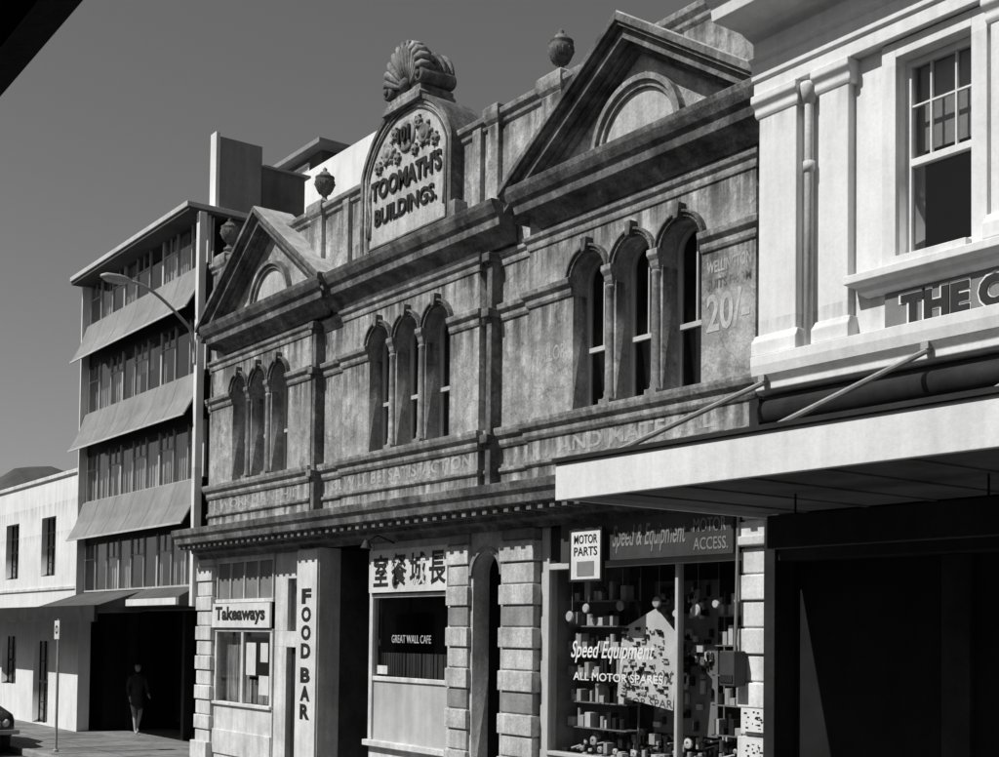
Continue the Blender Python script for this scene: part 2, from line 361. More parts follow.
# ---- shop level
pier=P('shopfront_piers',QUOIN,TB,bevel=.012); pierd=P('shopfront_pier_bands',QUOIND,TB,bevel=.012); pierw=P('white_shopfront_piers',WHITE2,TB,bevel=.012)
def quoin(x0,x1,zt=3.93,m=0):
    z=0;i=0;h=.29
    while z<zt-.05:
        z2=min(z+h,zt)
        t_=pierw if m==1 else (pierd if (i*7+int(-x0*3))%4==1 else pier)
        t_.box(x0-(.0 if i%2 else .02),x1+(.0 if i%2 else .02),-.10+(.03 if i%2 else 0),.3,z+.012,z2-.012); z=z2;i+=1
    (pierw if m==1 else pier).box(x0+.02,x1-.02,-.05,.28,0,zt)
quoin(-24.30,-23.62,m=1); quoin(-15.40,-14.90); quoin(-14.12,-13.40); quoin(-9.72,-9.20,m=1)
pierw.box(-24.34,-23.58,-.16,.2,.001,.35); pier.box(-14.16,-13.36,-.16,.2,.001,.35)
pierw.box(-9.74,-9.19,-.14,.2,3.5,3.6)
pier.done(); pierd.done(); pierw.done()
curve_mesh('arched_doorway_wall',[rect(-14.9,-14.12,0.0,3.93),archloop(-14.51,.66,-.01,3.33)],.28,.12,QUOIN,TB)
P('arch_moulding',QUOIND,TB).arc(-14.51,3.33,.335,.40,-.06,0).done()
P('passage_walls',BLACK,TB).box(-14.9,-14.85,.26,2.3,0,3.9).box(-14.17,-14.12,.26,2.3,0,3.9).done()
# takeaways shop
tk=P('takeaway_shopfront',WHITE2,TB,bevel=.008)
tk.box(-23.60,-21.08,.0,.1,.0,1.10); tk.box(-23.60,-21.1,-.05,.12,1.10,1.16); tk.box(-23.6,-21.1,-.03,.02,.16,.62)
for x in (-23.56,-22.37,-21.16): tk.box(x-.05,x+.05,.0,.09,1.161,2.5)
tk.box(-23.6,-21.1,-.01,.10,2.5,2.56); tk.box(-23.6,-21.1,-.01,.10,3.05,3.12)
tk.box(-23.6,-21.1,-.01,.10,3.82,3.93)
for i in range(5): x=-23.56+i*.6; tk.box(x-.02,x+.02,.01,.09,3.12,3.82)
tk.box(-21.08,-19.97,.03,.2,2.24,2.52); tk.box(-21.08,-20.62,.03,.2,0,2.24);tk.box(-20.04,-19.97,.03,.2,0,2.24); tk.box(-21.08,-20.6,.03,.2,2.52,3.93); tk.box(-20.05,-19.97,.03,.2,2.52,3.93); tk.box(-20.6,-20.05,.03,.2,3.45,3.93)
tk.done()
P('takeaway_glass',GLASS,TB).box(-23.6,-21.1,.05,.055,1.16,2.5).box(-20.6,-20.05,.10,.105,2.52,3.45).done()
P('takeaway_transom',GREYP,TB).box(-23.6,-21.1,.05,.07,3.12,3.82).done()
P('takeaway_door',DARK,TB,bevel=.01).box(-20.62,-20.04,.14,.19,0,2.24).box(-20.5,-20.16,.12,.14,.2,.9).box(-20.5,-20.16,.12,.14,1.1,2.0).done()
tc=P('takeaway_net_curtain',CURT,TB)
x=-23.5
while x<-21.3: tc.box(x,x+.05,.2+random.uniform(0,.03),.24,1.16,2.42 if (x<-22.5) else 1.6); x+=.06
tc.done()
P('takeaway_interior',SHOPD,TB).box(-23.6,-19.97,1.6,1.65,0,3.9).box(-23.6,-21.1,.3,1.6,1.0,1.05).done()
P('takeaway_posters',SIGNW,TB).box(-22.25,-21.85,.036,.042,1.7,2.3).box(-21.7,-21.3,.036,.042,1.35,1.7).box(-21.65,-21.35,.036,.042,1.95,2.3).done()
S=empty('takeaways_sign'); P('board',SIGNW,S).box(-23.62,-21.12,-.06,-.015,2.58,3.04).done()
text('lettering','Takeaways',-23.45,-21.3,2.64,2.98,-.062,LETD,S,.004,.04)
S=empty('food_bar_sign'); P('board',SIGNW,S).box(-19.93,-19.22,-.14,-.10,.2,3.9).done()
P('post',WHITE2,TB).box(-19.97,-19.2,-.10,.3,0,3.93).done()
for i,chx in enumerate("FOOD"): text('letter_'+chx,chx,-19.74,-19.40,2.99-i*.31,3.25-i*.31,-.142,LETD,S,.004,.05)
for i,chx in enumerate("BAR"): text('letter_'+chx,chx,-19.74,-19.40,1.65-i*.31,1.91-i*.31,-.142,LETD,S,.004,.05)
P('restaurant_entry',SHOPD,TB).box(-19.25,-19.2,.3,1.6,0,3.9).box(-17.7,-17.62,.2,1.6,0,3.9).box(-19.2,-17.7,1.55,1.62,0,3.9).done()
P('entry_transom',DARK,TB).box(-19.2,-17.72,.9,.95,2.3,2.4).box(-18.5,-18.42,.9,.95,0,2.3).done()
rs=P('restaurant_shopfront',WHITE2,TB,bevel=.008)
rs.box(-17.72,-15.40,.02,.12,0,.74); rs.box(-17.76,-15.40,-.08,.14,.74,.83); rs.box(-17.72,-17.62,.0,.12,.83,3.93); rs.box(-15.5,-15.40,0,.12,.83,3.93)
rs.box(-17.62,-15.5,.01,.10,1.76,1.83); rs.box(-17.62,-15.5,.01,.10,3.06,3.12); rs.box(-17.62,-15.5,.01,.1,3.8,3.93); rs.done()
P('restaurant_panel',GREYL,TB).box(-17.62,-15.5,.04,.08,.83,1.76).done()
P('restaurant_glass',GLASS,TB).box(-17.62,-15.5,.05,.055,1.83,3.06).done()
P('restaurant_back',BLACK,TB).box(-17.62,-15.4,.8,.85,0,3.9).done()
rc=P('restaurant_cafe_curtain',GREYD,TB)
x=-17.6
while x<-15.55: rc.box(x,x+.045,.16+random.uniform(0,.03),.2,1.83,2.2); x+=.055
rc.done()
text('window_lettering','GREAT WALL CAFE',-17.1,-16.0,2.36,2.48,.045,GREYL,TB,.002)
P('restaurant_card',SIGNW,TB).box(-17.5,-17.2,.03,.038,1.87,2.0).done()
S=empty('restaurant_sign'); P('board',SIGNW,S).box(-17.66,-15.46,-.05,-.005,3.14,3.80).done()
for i,chx in enumerate("室餐城長"):
    x=-17.52+i*.53; text('character_%d'%i,chx,x,x+.44,3.23,3.73,-.052,LETD,S,.004,.02)
lb=P('sign_lamp_bracket',DARK,TB); lb.tube([(-17.0,0,3.9),(-17.0,-.3,4.0),(-17.0,-.5,3.9)],.015); lb.lathe([(.03,0),(.09,-.12),(.085,-.125)],(-17,-.5,3.92),12); lb.done()
# motor shop
ms=P('motor_shopfront',GREYL,TB,bevel=.008)
ms.box(-13.38,-13.22,.05,.2,0,3.93); ms.box(-13.22,-9.74,.05,.17,0,.95); ms.box(-13.22,-9.74,.02,.18,.95,1.0); ms.box(-10.88,-10.83,.06,.16,1.0,3.36); ms.box(-13.22,-9.74,.05,.16,3.36,3.44); ms.done()
P('motor_glass',GLASS,TB).box(-13.22,-9.74,.10,.105,1.0,3.36).done()
P('motor_transom',DARK,TB).box(-13.22,-9.74,.08,.13,3.44,3.93).done()
P('motor_display_floor',SHOPL,TB).box(-13.4,-9.74,.2,1.6,.90,.94).done()
P('motor_interior_walls',SHOPL,TB).box(-13.4,-13.36,.2,1.6,.94,3.9).done()
P('motor_interior',SHOPD,TB).box(-13.4,-9.74,1.6,1.66,0,3.95).box(-9.78,-9.74,.2,1.6,.94,3.9).box(-13.4,-9.74,.25,1.6,3.92,3.98).done()
S=empty('motor_accessories_sign'); P('board',GREYD,S,bevel=.006).box(-12.75,-9.78,-.14,-.09,3.42,3.92).done()
text('lettering_speed','Speed & Equipment',-11.75,-10.5,3.50,3.84,-.142,GREYP,S,.004,.01,.3)
text('lettering_motor','MOTOR',-10.38,-9.88,3.68,3.84,-.142,GREYP,S,.004,.01); text('lettering_access','ACCESS.',-10.38,-9.85,3.48,3.62,-.142,GREYP,S,.004,.01)
S=empty('framed_poster_sign'); P('board',SIGNW,S).box(-12.42,-11.86,-.24,-.2,3.20,3.80).done(); P('frame',DARK,S).box(-12.45,-12.42,-.25,-.19,3.17,3.83).box(-11.86,-11.83,-.25,-.19,3.17,3.83).box(-12.42,-11.86,-.25,-.19,3.17,3.20).box(-12.42,-11.86,-.25,-.19,3.80,3.83).done()
P('poster_picture',GREYP,S).box(-12.3,-11.98,-.245,-.24,3.24,3.42).done()
for i,w_ in enumerate(("MOTOR","PARTS")): text('lettering_%d'%i,w_,-12.36,-11.92,3.64-i*.15,3.75-i*.15,-.242,LETD,S,.003,.01)
text('window_lettering','Speed Equipment',-12.80,-11.25,2.16,2.44,.092,LETW,TB,.002,.008,.35)
text('window_lettering','ALL MOTOR SPARES',-12.75,-11.1,1.94,2.04,.092,LETW,TB,.002,.01)
gd=P('displayed_goods_dark',DARK,TB,bevel=.003); gw=P('displayed_goods_white',SIGNW,TB,bevel=.003); gg=P('displayed_goods_grey',GREYL,TB,bevel=.003); gs=P('display_shelving',GREYP,TB)
for row in range(5):
    x=-13.1
    while x<-9.9:
        w=random.uniform(.035,.12);h=random.uniform(.03,.14);y=.20+row*.16; g=random.choice((gd,gw,gg,gd,gg)); zb=.94+row*.07
        q_=random.random()
        if q_<.35: g.lathe([(w*.4,0),(w*.4,h)],(x+w/2,y+.06,zb),12)
        elif q_<.6: g.lathe([(w*.55,0),(w*.55,.03),(w*.2,.04),(w*.2,.02)],(x+w/2,y+.02,zb+w*.55),14,'y')
        elif q_<.75: g.tube([(x,y,zb+.02),(x+w,y+.1,zb+.06),(x+w*1.4,y+.05,zb+.03)],.015,6)
        else: g.box(x,x+w*.9,y,y+random.uniform(.04,.12),zb,zb+h)
        x+=w+random.uniform(.01,.04)
def shelf(xa,xb,y,zs_):
    for z in zs_:
        gs.box(xa,xb,y,y+.25,z,z+.015); x=xa+.02
        while x<xb-.12:
            w=random.uniform(.05,.13);h=random.uniform(.08,.25); g=random.choice((gd,gw,gg,gd,gg))
            if random.random()<.45: g.lathe([(w*.42,0),(w*.42,h)],(x+w/2,y+.08,z+.017),12)
            else: g.box(x,x+w*.9,y+.02,y+.16,z+.017,z+.017+h)
            x+=w+.015
    for xx in (xa,xb): gs.box(xx-.01,xx+.01,y+.2,y+.22,.94,zs_[-1]+.3)
shelf(-13.3,-12.1,.42,[1.3+.33*k for k in range(6)])
shelf(-10.75,-9.85,.55,[1.35+.35*k for k in range(5)])
gs.box(-12.0,-10.9,.80,.82,1.3,3.2)
for k in range(90):
    x=random.uniform(-11.98,-11.0);z=random.uniform(1.35,3.1); w=random.uniform(.03,.12); random.choice((gd,gg,gw,gd)).box(x,x+w,.75,.79,z,z+random.uniform(.03,.16))
gw.prism([(-12.2,1.75),(-11.2,1.62),(-11.1,2.5),(-11.5,2.85),(-12.1,2.6)],.35,.365)
for k in range(110):
    x=random.uniform(-12.12,-11.3);z=random.uniform(1.75,2.6); w=random.uniform(.01,.09); (gd if k%3 else gg).box(x,x+w,.325,.35,z,z+random.uniform(.008,.045))
for k in range(10):
    x=-13.1+k*.33; z=3.0+random.uniform(-.25,.1); r_=random.uniform(.04,.08); gg.tube([(x,.35,z+r_),(x,.35,3.36)],.004,5); random.choice((gg,gw,gd)).lathe([(r_*.8,0),(r_,.02),(r_*.8,.04),(r_*.4,.04)],(x,.33,z),16,'y')
for q in (gd,gw,gg,gs): q.done()
S=empty('electric_meter_box'); m_=P('box',GREYD,S,bevel=.012); m_.box(-9.84,-9.62,-.28,-.10,1.98,2.36); m_.done(); P('conduit',GREYP,S).tube([(-9.72,-.16,2.36),(-9.72,-.14,3.0),(-9.72,-.12,3.9)],.018).done(); P('lid',DARK,S).box(-9.82,-9.64,-.292,-.282,2.02,2.1).done()
P('pier_posters',SIGNW,TB).box(-9.66,-9.25,-.125,-.122,1.5,1.75).box(-9.66,-9.25,-.125,-.122,1.05,1.42).done()
pg=P('pier_poster_print',DARK,TB)
for k in range(44):
    x=random.uniform(-9.64,-9.32); z=random.uniform(1.08,1.38) if k%2 else random.uniform(1.53,1.7); pg.box(x,x+random.uniform(.01,.05),-.128,-.125,z,z+random.uniform(.006,.022))
pg.done()
# ================================================================ WHITE PLASTER BUILDING (right)
OB=empty('plastered_hotel_building'); oy=-.35; ox0,ox1=-9.15,-2.0
curve_mesh('upper_wall',[rect(ox0,ox1,3.9,11.5),rect(-7.48,-6.68,6.08,8.0),rect(-5.0,-4.18,6.08,8.0)],.4,oy+.2,WHITE,OB)
P('core',CONCD,OB).box(ox0,ox1,1.2,14,0,11.4).done()
P('window_room',BLACK,OB).box(ox0+.05,ox1-.05,.7,.75,3.9,11.4).done()
op=P('pilasters',WHITE,OB,bevel=.012)
for x0,x1,zb in ((-9.15,-8.65,5.41),(-8.36,-8.0,5.41),(-6.46,-6.05,6.005),(-5.6,-5.25,6.005)):
    op.box(x0,x1,oy-.10,oy+.01,zb+.02,8.05); op.mould(x0,x1,oy-.0,[(.10,zb),(.16,zb),(.16,zb+.15),(.13,zb+.19),(.11,zb+.23)],.3,.3); op.mould(x0,x1,oy,[(.105,7.92),(.13,7.96),(.13,8.02),(.18,8.08),(.18,8.16)],.3,.3)
op.done()
om=P('mouldings',WHITE,OB,bevel=.008)
om.mould(ox0,ox1,oy,[(.1,5.02),(.14,5.06),(.14,5.12),(.2,5.2),(.22,5.3),(.22,5.40)],0,0)
om.mould(-7.78,ox1,oy,[(.05,5.78),(.1,5.82),(.12,5.87),(.2,5.91),(.2,5.99),(.16,6.0)],1,0)
om.mould(ox0,ox1,oy,[(.14,8.161),(.14,8.30),(.17,8.32),(.17,8.48),(.22,8.54)],.3,0)
om.mould(ox0,ox1,oy,[(.15,8.54),(.15,8.72),(.25,8.78),(.3,8.82),(.62,8.88),(.64,9.02),(.72,9.09),(.78,9.19),(.78,9.26)],.3,0)
om.mould(ox0,ox1,oy,[(.05,9.26),(.05,11.5)],0,0)
om.done()
oa=P('window_architraves',WHITE,OB,bevel=.006); os_=P('window_sashes',WHITE,OB,bevel=.004); og_=P('window_glass',GLASS,OB)
for x0,x1 in ((-7.48,-6.68),(-5.0,-4.18)):
    oa.box(x0-.16,x0-.002,oy-.06,oy+.005,6.003,8.15); oa.box(x1+.002,x1+.16,oy-.06,oy+.005,6.003,8.15); oa.box(x0-.002,x1+.002,oy-.06,oy+.005,8.002,8.15)
    oa.box(x0-.0,x1+.0,oy-.14,oy+.1,6.003,6.078)
    for a_,b_ in ((x0,x0+.06),(x1-.06,x1)): os_.box(a_,b_,oy+.1,oy+.17,6.08,8.0)
    os_.box(x0+.06,x1-.06,oy+.1,oy+.17,7.93,8.0); os_.box(x0+.06,x1-.06,oy+.12,oy+.17,6.08,6.16); os_.box(x0+.06,x1-.06,oy+.09,oy+.17,6.97,7.04)
    for q in (1/3,2/3): xx=x0+(x1-x0)*q; os_.box(xx-.010,xx+.010,oy+.11,oy+.15,7.04,7.93)
    os_.box(x0+.06,x1-.06,oy+.112,oy+.148,7.54,7.56)
    og_.box(x0+.05,x1-.05,oy+.14,oy+.145,6.1,7.98)
oa.done();os_.done();og_.done()
P('window_blind',GREYP,OB).box(-7.46,-6.70,oy+.26,oy+.27,7.15,7.98).done()
P('downpipe',WHITE2,OB,smooth=True).tube([(-8.51,oy-.07,5.1),(-8.51,oy-.07,7.95),(-8.51,oy-.07,8.02)],.045,12).lathe([(.06,0),(.06,.1)],(-8.51,oy-.07,7.2),12).lathe([(.06,0),(.09,.16),(.09,.2)],(-8.51,oy-.07,7.9),12).done()
S=empty('hotel_name_sign'); P('panel',GREYP,S).box(-7.62,ox1,oy-.03,oy-.001,5.41,5.775).done()
text('lettering_outline','THE OTAGO',-7.46,-5.18,5.41,5.75,oy-.034,LETW,S,.004,.09); text('lettering','THE OTAGO',-7.43,-5.21,5.435,5.725,oy-.045,LETD,S,.005,.055)
P('dark_pipe',DARK,OB,smooth=True).tube([(-9.0,oy-.16,4.80),(ox1,oy-.16,4.80)],.13,16).done()
P('painted_shade_band',GREYD,OB).box(ox0+.01,ox1,oy-.03,oy-.001,4.06,5.015).done()  # dark band painting in the shade between plinth moulding and canopy
P('end_bracket',DARK,OB).box(-9.13,-9.0,oy-.25,oy-.031,4.5,4.95).done()
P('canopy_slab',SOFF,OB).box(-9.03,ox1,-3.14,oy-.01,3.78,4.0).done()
P('canopy_fascia',WHITE,OB,bevel=.006).box(-9.07,ox1,-3.2,-3.141,3.72,4.06).box(-9.07,-9.031,-3.14,oy-.01,3.73,4.06).done()
P('canopy_capping',DARK,OB).box(-9.09,ox1,-3.23,oy-.01,4.061,4.10).done()
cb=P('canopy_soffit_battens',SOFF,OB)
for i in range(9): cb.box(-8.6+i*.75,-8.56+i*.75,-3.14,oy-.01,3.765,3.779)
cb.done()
st=P('canopy_stays',METAL,OB)
for x in (-9.0,-7.05,-5.1,-3.15): 
    st.tube([(x,oy-.02,5.19),(x,-2.85,4.08)],.028,8); st.box(x-.04,x+.04,oy-.22,oy-.0,5.13,5.20)
st.done()
gf=P('ground_floor_piers',DARK,OB,bevel=.01)
gf.box(-9.15,-9.0,oy,.6,0,3.77); gf.box(-7.2,-6.9,oy+.25,.6,0,3.3); gf.box(-4.5,-4.2,oy+.25,.6,0,3.3); gf.box(-9.0,ox1,oy+.05,.6,3.3,3.77); gf.box(-9.0,ox1,oy+.25,.6,0,.5); gf.done()
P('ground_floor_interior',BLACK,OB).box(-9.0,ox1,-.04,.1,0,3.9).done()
S=empty('hanging_shop_sign'); P('board',GREYD,S,bevel=.01).box(-7.9,-5.4,-1.7,-1.62,3.3,3.6).done(); P('hangers',DARK,S).tube([(-7.6,-1.66,3.6),(-7.6,-1.66,3.78)],.01).tube([(-5.7,-1.66,3.6),(-5.7,-1.66,3.78)],.01).done()
# ================================================================ MODERN OFFICE BLOCK
MB=empty('office_block'); mx0,mx1=-31.6,-24.56
P('core',CONCD,MB).box(mx0,mx1,.6,12,3.0,11.0).done()
P('soffit_over_arcade',CONCD,MB).box(mx0,mx1,.0,.6,2.95,3.05).done()
P('ground_floor_back',BLACK,MB).box(mx0,mx1,2.4,12,0,3.0).done()
gfc=P('arcade_columns',DARK,MB)
for x in (-31.5,-28.0,-24.55): gfc.box(x-.08,x+.08,1.2,1.4,0,2.95)
gfc.done()
P('arcade_glass',GLASS,MB).box(mx0,mx1,1.9,1.906,.3,2.9).done()
aw=P('sloped_sunshades',CONC,MB); ae=P('sunshade_edges',CONCL,MB); rb=P('sunshade_ribs',CONCD,MB)
wf=P('window_frames',CONCL,MB); wg=P('window_glass',GLASS,MB); wc=P('window_curtains',CURT,MB); wk=P('window_backing',BLACK,MB); wp=P('window_spandrels',DARK,MB)
PJ=.34
for ze in (4.66,6.85,9.04):
    aw.prismx([(.02,ze+.95),(-.14,ze+.42),(-PJ,ze+.04),(-PJ,ze),(-.12,ze+.38),(.02,ze+.80)],mx0-.05,mx1+.03)
    ae.box(mx0-.06,mx1+.04,-PJ-.03,-PJ-.001,ze-.005,ze+.04)
    for i in range(1,6):
        x=mx0+i*1.18; rb.prismx([(.02,ze+.955),(-.14,ze+.426),(-PJ,ze+.046),(-PJ,ze+.04),(-.14,ze+.42),(.02,ze+.94)],x-.006,x+.006)
    wp.box(mx0,mx1,.10,.6,ze-.1,ze+.97)
for zb,zt in ((3.45,4.56),(5.63,6.75),(7.82,8.94),(10.01,10.98)):
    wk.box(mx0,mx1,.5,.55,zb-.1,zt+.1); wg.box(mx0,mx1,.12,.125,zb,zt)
    wf.box(mx0,mx1,.08,.15,zb-.03,zb+.01)
    n=9; dx=(mx1-mx0)/n
    for i in range(n+1):
        x=mx0+i*dx; w=.04 if i%3==0 else .014
        wf.box(x-w,x+w,.09,.15,zb+.01,zt+.05)
        if i<n:
            if i%2==0: wf.box(x+w,x+dx-.03,.10,.14,zt-.36,zt-.34); wf.box(x+dx*.5-.012,x+dx*.5+.012,.10,.14,zt-.34,zt)
            r=random.random()
            if r<.75:
                cw=random.uniform(.3,.9)*dx; n2=6; off=random.choice((.03,dx-.03-cw))
                for k in range(n2): wc.box(x+off+k*cw/n2,x+off+(k+.8)*cw/n2,.22+.02*(k%2),.24+.02*(k%2),zb,zt)
            elif r<.85: wc.box(x+.03,x+dx-.03,.25,.26,zb+(zt-zb)*random.uniform(.4,.7),zt)
for q in (aw,ae,rb,wf,wg,wc,wk,wp): q.done()
rf=P('roof_slab',CONCL,MB,bevel=.01); rf.box(mx0-.1,mx1+.12,-.40,12,11.06,11.17); rf.done()
P('roof_soffit',CONCD,MB).box(mx0-.1,mx1+.12,-.36,.6,10.99,11.058).done()
P('side_fin',WHITE,MB,bevel=.01).box(mx1+.04,mx1+.19,-.16,.0,3.0,10.98).box(mx0-.08,mx0-.02,-.1,12,3.0,11.0).done()
P('roof_stair_tower_lit_face',WHITE,MB,bevel=.01).box(-24.86,-24.57,.25,.34,11.17,12.78).done()  # tower front coloured white to paint in its sunlit side
P('roof_stair_tower_shade_tone',CONC,MB).box(-24.80,-24.60,.341,1.30,11.17,12.70).done()  # same tower in a greyer tone, its side shade put into the colour
P('roof_plant_room',CONCD,MB).box(-25.4,-24.58,1.301,2.3,11.17,12.25).done()
P('roof_plant_room_capping',CONC,MB).box(-25.45,-24.5,1.302,2.4,12.251,12.30).done()
pt=P('penthouse',CONCD,MB); pt.box(-31.4,-27.0,4.0,8,11.17,14.0); pt.done()
P('penthouse_roof',CONC,MB,bevel=.01).box(-31.6,-26.6,3.7,8.2,14.0,14.12).done()
pw=P('penthouse_windows',WHITE,MB)
for i in range(4): pw.box(-29.1+i*.5,-29.06+i*.5,3.95,3.985,13.1,13.8)
pw.box(-29.1,-27.56,3.94,3.985,13.8,13.84); pw.box(-29.1,-27.56,3.94,3.985,13.06,13.1); pw.done()
P('penthouse_panes',GREYL,MB).box(-29.05,-27.6,3.97,3.995,13.1,13.8).done()
ac=P('street_canopy',CONCD,MB,bevel=.008); ac.prismx([(.04,3.40),(-1.02,3.04),(-1.02,2.98),(.04,2.98)],-31.65,-27.4); ac.prismx([(.04,3.42),(-.35,3.20),(-.35,3.02),(.04,3.02)],-27.4,mx1-.02); ac.done()
P('street_canopy_fascia',DARK,MB).box(mx0-16,-27.35,-1.10,-1.021,2.68,3.04).done()
P('street_canopy_fascia_band',WHITE,MB).box(-27.34,mx1-.02,-.42,-.351,3.03,3.17).done()
P('street_canopy_soffit',CONCD,MB).box(mx0-16,-27.4,-1.02,.0,2.9,2.978).done()
P('rear_white_wall',WHITE,MB).box(-31.0,-22.6,3.0,3.3,9.3,12.9).done()
# ================================================================ LEFT WHITE BUILDING
WB=empty('white_rendered_building'); wx0,wx1=-48.0,-31.7
wins=[rect(-38.15,-36.9,3.9,5.45),rect(-34.85,-33.65,3.9,5.45),rect(-42.0,-40.8,3.9,5.45)]
curve_mesh('front_wall',[rect(wx0,wx1,0,6.45)]+wins+[rect(-38.3,-36.9,.95,2.3),rect(-35.3,-34.0,.02,2.2)],.3,.17,WHITE,WB)
P('core',BLACK,WB).box(wx0,wx1,.7,12,0,6.2).done()
wm=P('parapet_and_strings',WHITE2,WB,bevel=.01); wm.mould(wx0,wx1,.02,[(.0,6.38),(.06,6.42),(.06,6.52)],0,0,.4); wm.mould(wx0,wx1,.02,[(.0,3.5),(.04,3.52),(.04,3.6)],0,0); wm.done()
wfr=P('window_bars',DARK,WB); wgl=P('window_glass',GLASS,WB)
for x0,x1,a_,b_ in ((-38.15,-36.9,3.9,5.45),(-34.85,-33.65,3.9,5.45),(-38.3,-36.9,.95,2.3),(-35.3,-34.0,.02,2.2)):
    wgl.box(x0,x1,.2,.205,a_,b_); wfr.box(x0,x1,.18,.22,(a_+b_)/2-.03,(a_+b_)/2+.03)
    for q in (0,1/3,2/3,1): xx=x0+(x1-x0)*q; wfr.box(xx-.025,xx+.025,.18,.22,a_,b_)
    for q in (.25,.75): zz=a_+(b_-a_)*q; wfr.box(x0,x1,.182,.218,zz-.012,zz+.012)
wfr.done(); wgl.done()
# ================================================================ GROUND
P('ground',ASPH,None).add([(-600,-400,-.14),(400,-400,-.14),(400,600,-.14),(-600,600,-.14)],[(0,1,2,3)]).done()
pv=P('footpath',PAVE,None)
pts=[(-80,3),(-80,-2.3),(-18,-2.3),(-14,-3.4),(20,-3.4),(20,3)]
pv.add([(x,y,z) for z in (-.13,0) for x,y in pts],[tuple(range(6,12)),*[(i,(i+1)%6,(i+1)%6+6,i+6) for i in range(6)]]); pv.done()
jn=P('footpath_joints',ASPH,None)
for i in range(70): jn.box(-79+i*1.2,-78.99+i*1.2,-2.3,0,.0005,.004)
jn.box(-80,-18,-1.15,-1.14,.0005,.0045); jn.done()
kb=P('kerb',KERB,None,bevel=.015)
kb.box(-80,-18,-2.45,-2.302,-.139,.006); kb.done()
P('road_marking',LETW,None).add([(x,y,-.135) for x,y in ((-60,-6.05),(-10,-6.05),(-10,-5.95),(-60,-5.95))],[(0,1,2,3)]).done()
P('far_footpath',PAVE,None).box(-80,20,-13,-9.2,-.139,0).done()
bm=bmesh.new(); bmesh.ops.create_grid(bm,x_segments=50,y_segments=30,size=1)
for v in bm.verts:
    x,y=v.co.x*110,v.co.y*60; h=44*math.exp(-((x+20)/55)**2-(y/38)**2)*(1+.25*noise.noise((x*.03,y*.03,1)))+2*noise.noise((x*.1,y*.1,0))
    v.co=(x-330,y+95,h-1.5)
me=bpy.data.meshes.new('hill'); bm.to_mesh(me); bm.free(); me.materials.append(HILL); o=bpy.data.objects.new('hill',me); scene.collection.objects.link(o)
# ================================================================ OPPOSITE SIDE
OP=empty('shop_building_with_verandah')
P('walls',GREYP,OP).box(-45,14,-20,-13,0,7.2).done()
q=P('verandah_roof',DARK,OP); q.box(-45,10,-13,-9.64,3.99,4.05); q.done()
P('verandah_fascia',DARK,OP).box(-45,10,-9.67,-9.59,3.89,4.09).done()
q=P('verandah_posts',DARK,OP)
for x in (-44,-38,-32,-26,-20,-14,-8,4,9): q.lathe([(.05,0),(.05,3.98)],(x,-9.74,0),10)
q.done()
q=P('windows',BLACK,OP); 
for i in range(18): q.box(-44+i*3.2,-42.6+i*3.2,-13.01,-12.98,4.6,6.4); q.box(-44.4+i*3.2,-42.0+i*3.2,-13.01,-12.98,.5,3.2)
q.done()
# ================================================================ STREET LAMP
SL=empty('street_lamp')
a_=P('bracket_arm',METAL,SL,smooth=True); pts=[]
for k in range(13):
    t=k/12; pts.append((-24.45,-.3-1.25*t, 8.6+.72*math.sin(t*math.pi/2)))
a_.tube([(-24.45,-.17,8.1),(-24.45,-.22,8.4)]+pts,.032,10); a_.done()
P('wall_plate',METAL,SL).box(-24.50,-24.40,-.20,-.161,7.9,8.3).done()
h_=P('lamp_head',METAL,SL,smooth=True); h_.tube([(-24.45,-1.5,9.32),(-24.45,-1.58,9.33),(-24.45,-1.75,9.34),(-24.45,-2.0,9.34),(-24.45,-2.12,9.33)],[.03,.06,.085,.075,.03],12); h_.done()
h_=P('lamp_diffuser',WHITE2,SL,smooth=True); h_.tube([(-24.45,-1.6,9.29),(-24.45,-1.75,9.27),(-24.45,-2.0,9.28),(-24.45,-2.08,9.3)],[.02,.055,.05,.015],12); h_.done()
# ================================================================ PARKING SIGN POLE
SP=empty('parking_sign'); P('pole',METAL,SP).tube([(-26.7,-2.05,0),(-26.7,-2.05,2.72)],.03,10).lathe([(.06,0),(.06,.04),(.035,.06)],(-26.7,-2.05,0),12).done()
P('plate',SIGNW,SP,bevel=.01).box(-26.85,-26.55,-2.09,-2.075,2.3,2.68).done(); P('plate_symbol',LETD,SP).arc(-26.7,2.5,.05,.09,-2.094,-2.091,0,360,20).done()
# ================================================================ CAR
CA=empty('parked_car'); fx=-27.8; yc=-3.30
def cx_(l,w,z): return (fx-l,yc+w,z)
sec=[(0,.62,.35,.62),(.08,.74,.28,.72),(.25,.80,.24,.80),(1.15,.84,.22,.90),(1.35,.85,.22,.94),(2.2,.86,.22,.95),(3.1,.86,.22,.95),(3.4,.84,.24,.92),(4.1,.8,.3,.86),(4.25,.7,.4,.74)]
bd=P('body',CARP,CA,smooth=True); vs=[];k=10
for l,w,zb,zt in sec:
    hh=zt-zb
    for (a1,b1) in ((-.92,0),(-1,.2),(-1,.62),(-.95,.82),(-.8,.98),(.8,.98),(.95,.82),(1,.62),(1,.2),(.92,0)): vs.append(cx_(l,a1*w,zb+b1*hh))
fs=[(i*k+j,i*k+(j+1)%k,(i+1)*k+(j+1)%k,(i+1)*k+j) for i in range(len(sec)-1) for j in range(k)]+[tuple(range(k-1,-1,-1)),tuple((len(sec)-1)*k+j for j in range(k))]
bd.add(vs,fs); bd.done()
cb_=P('cabin_glass',DARK,CA,smooth=False); rf_=P('roof',CARP,CA,bevel=.03)
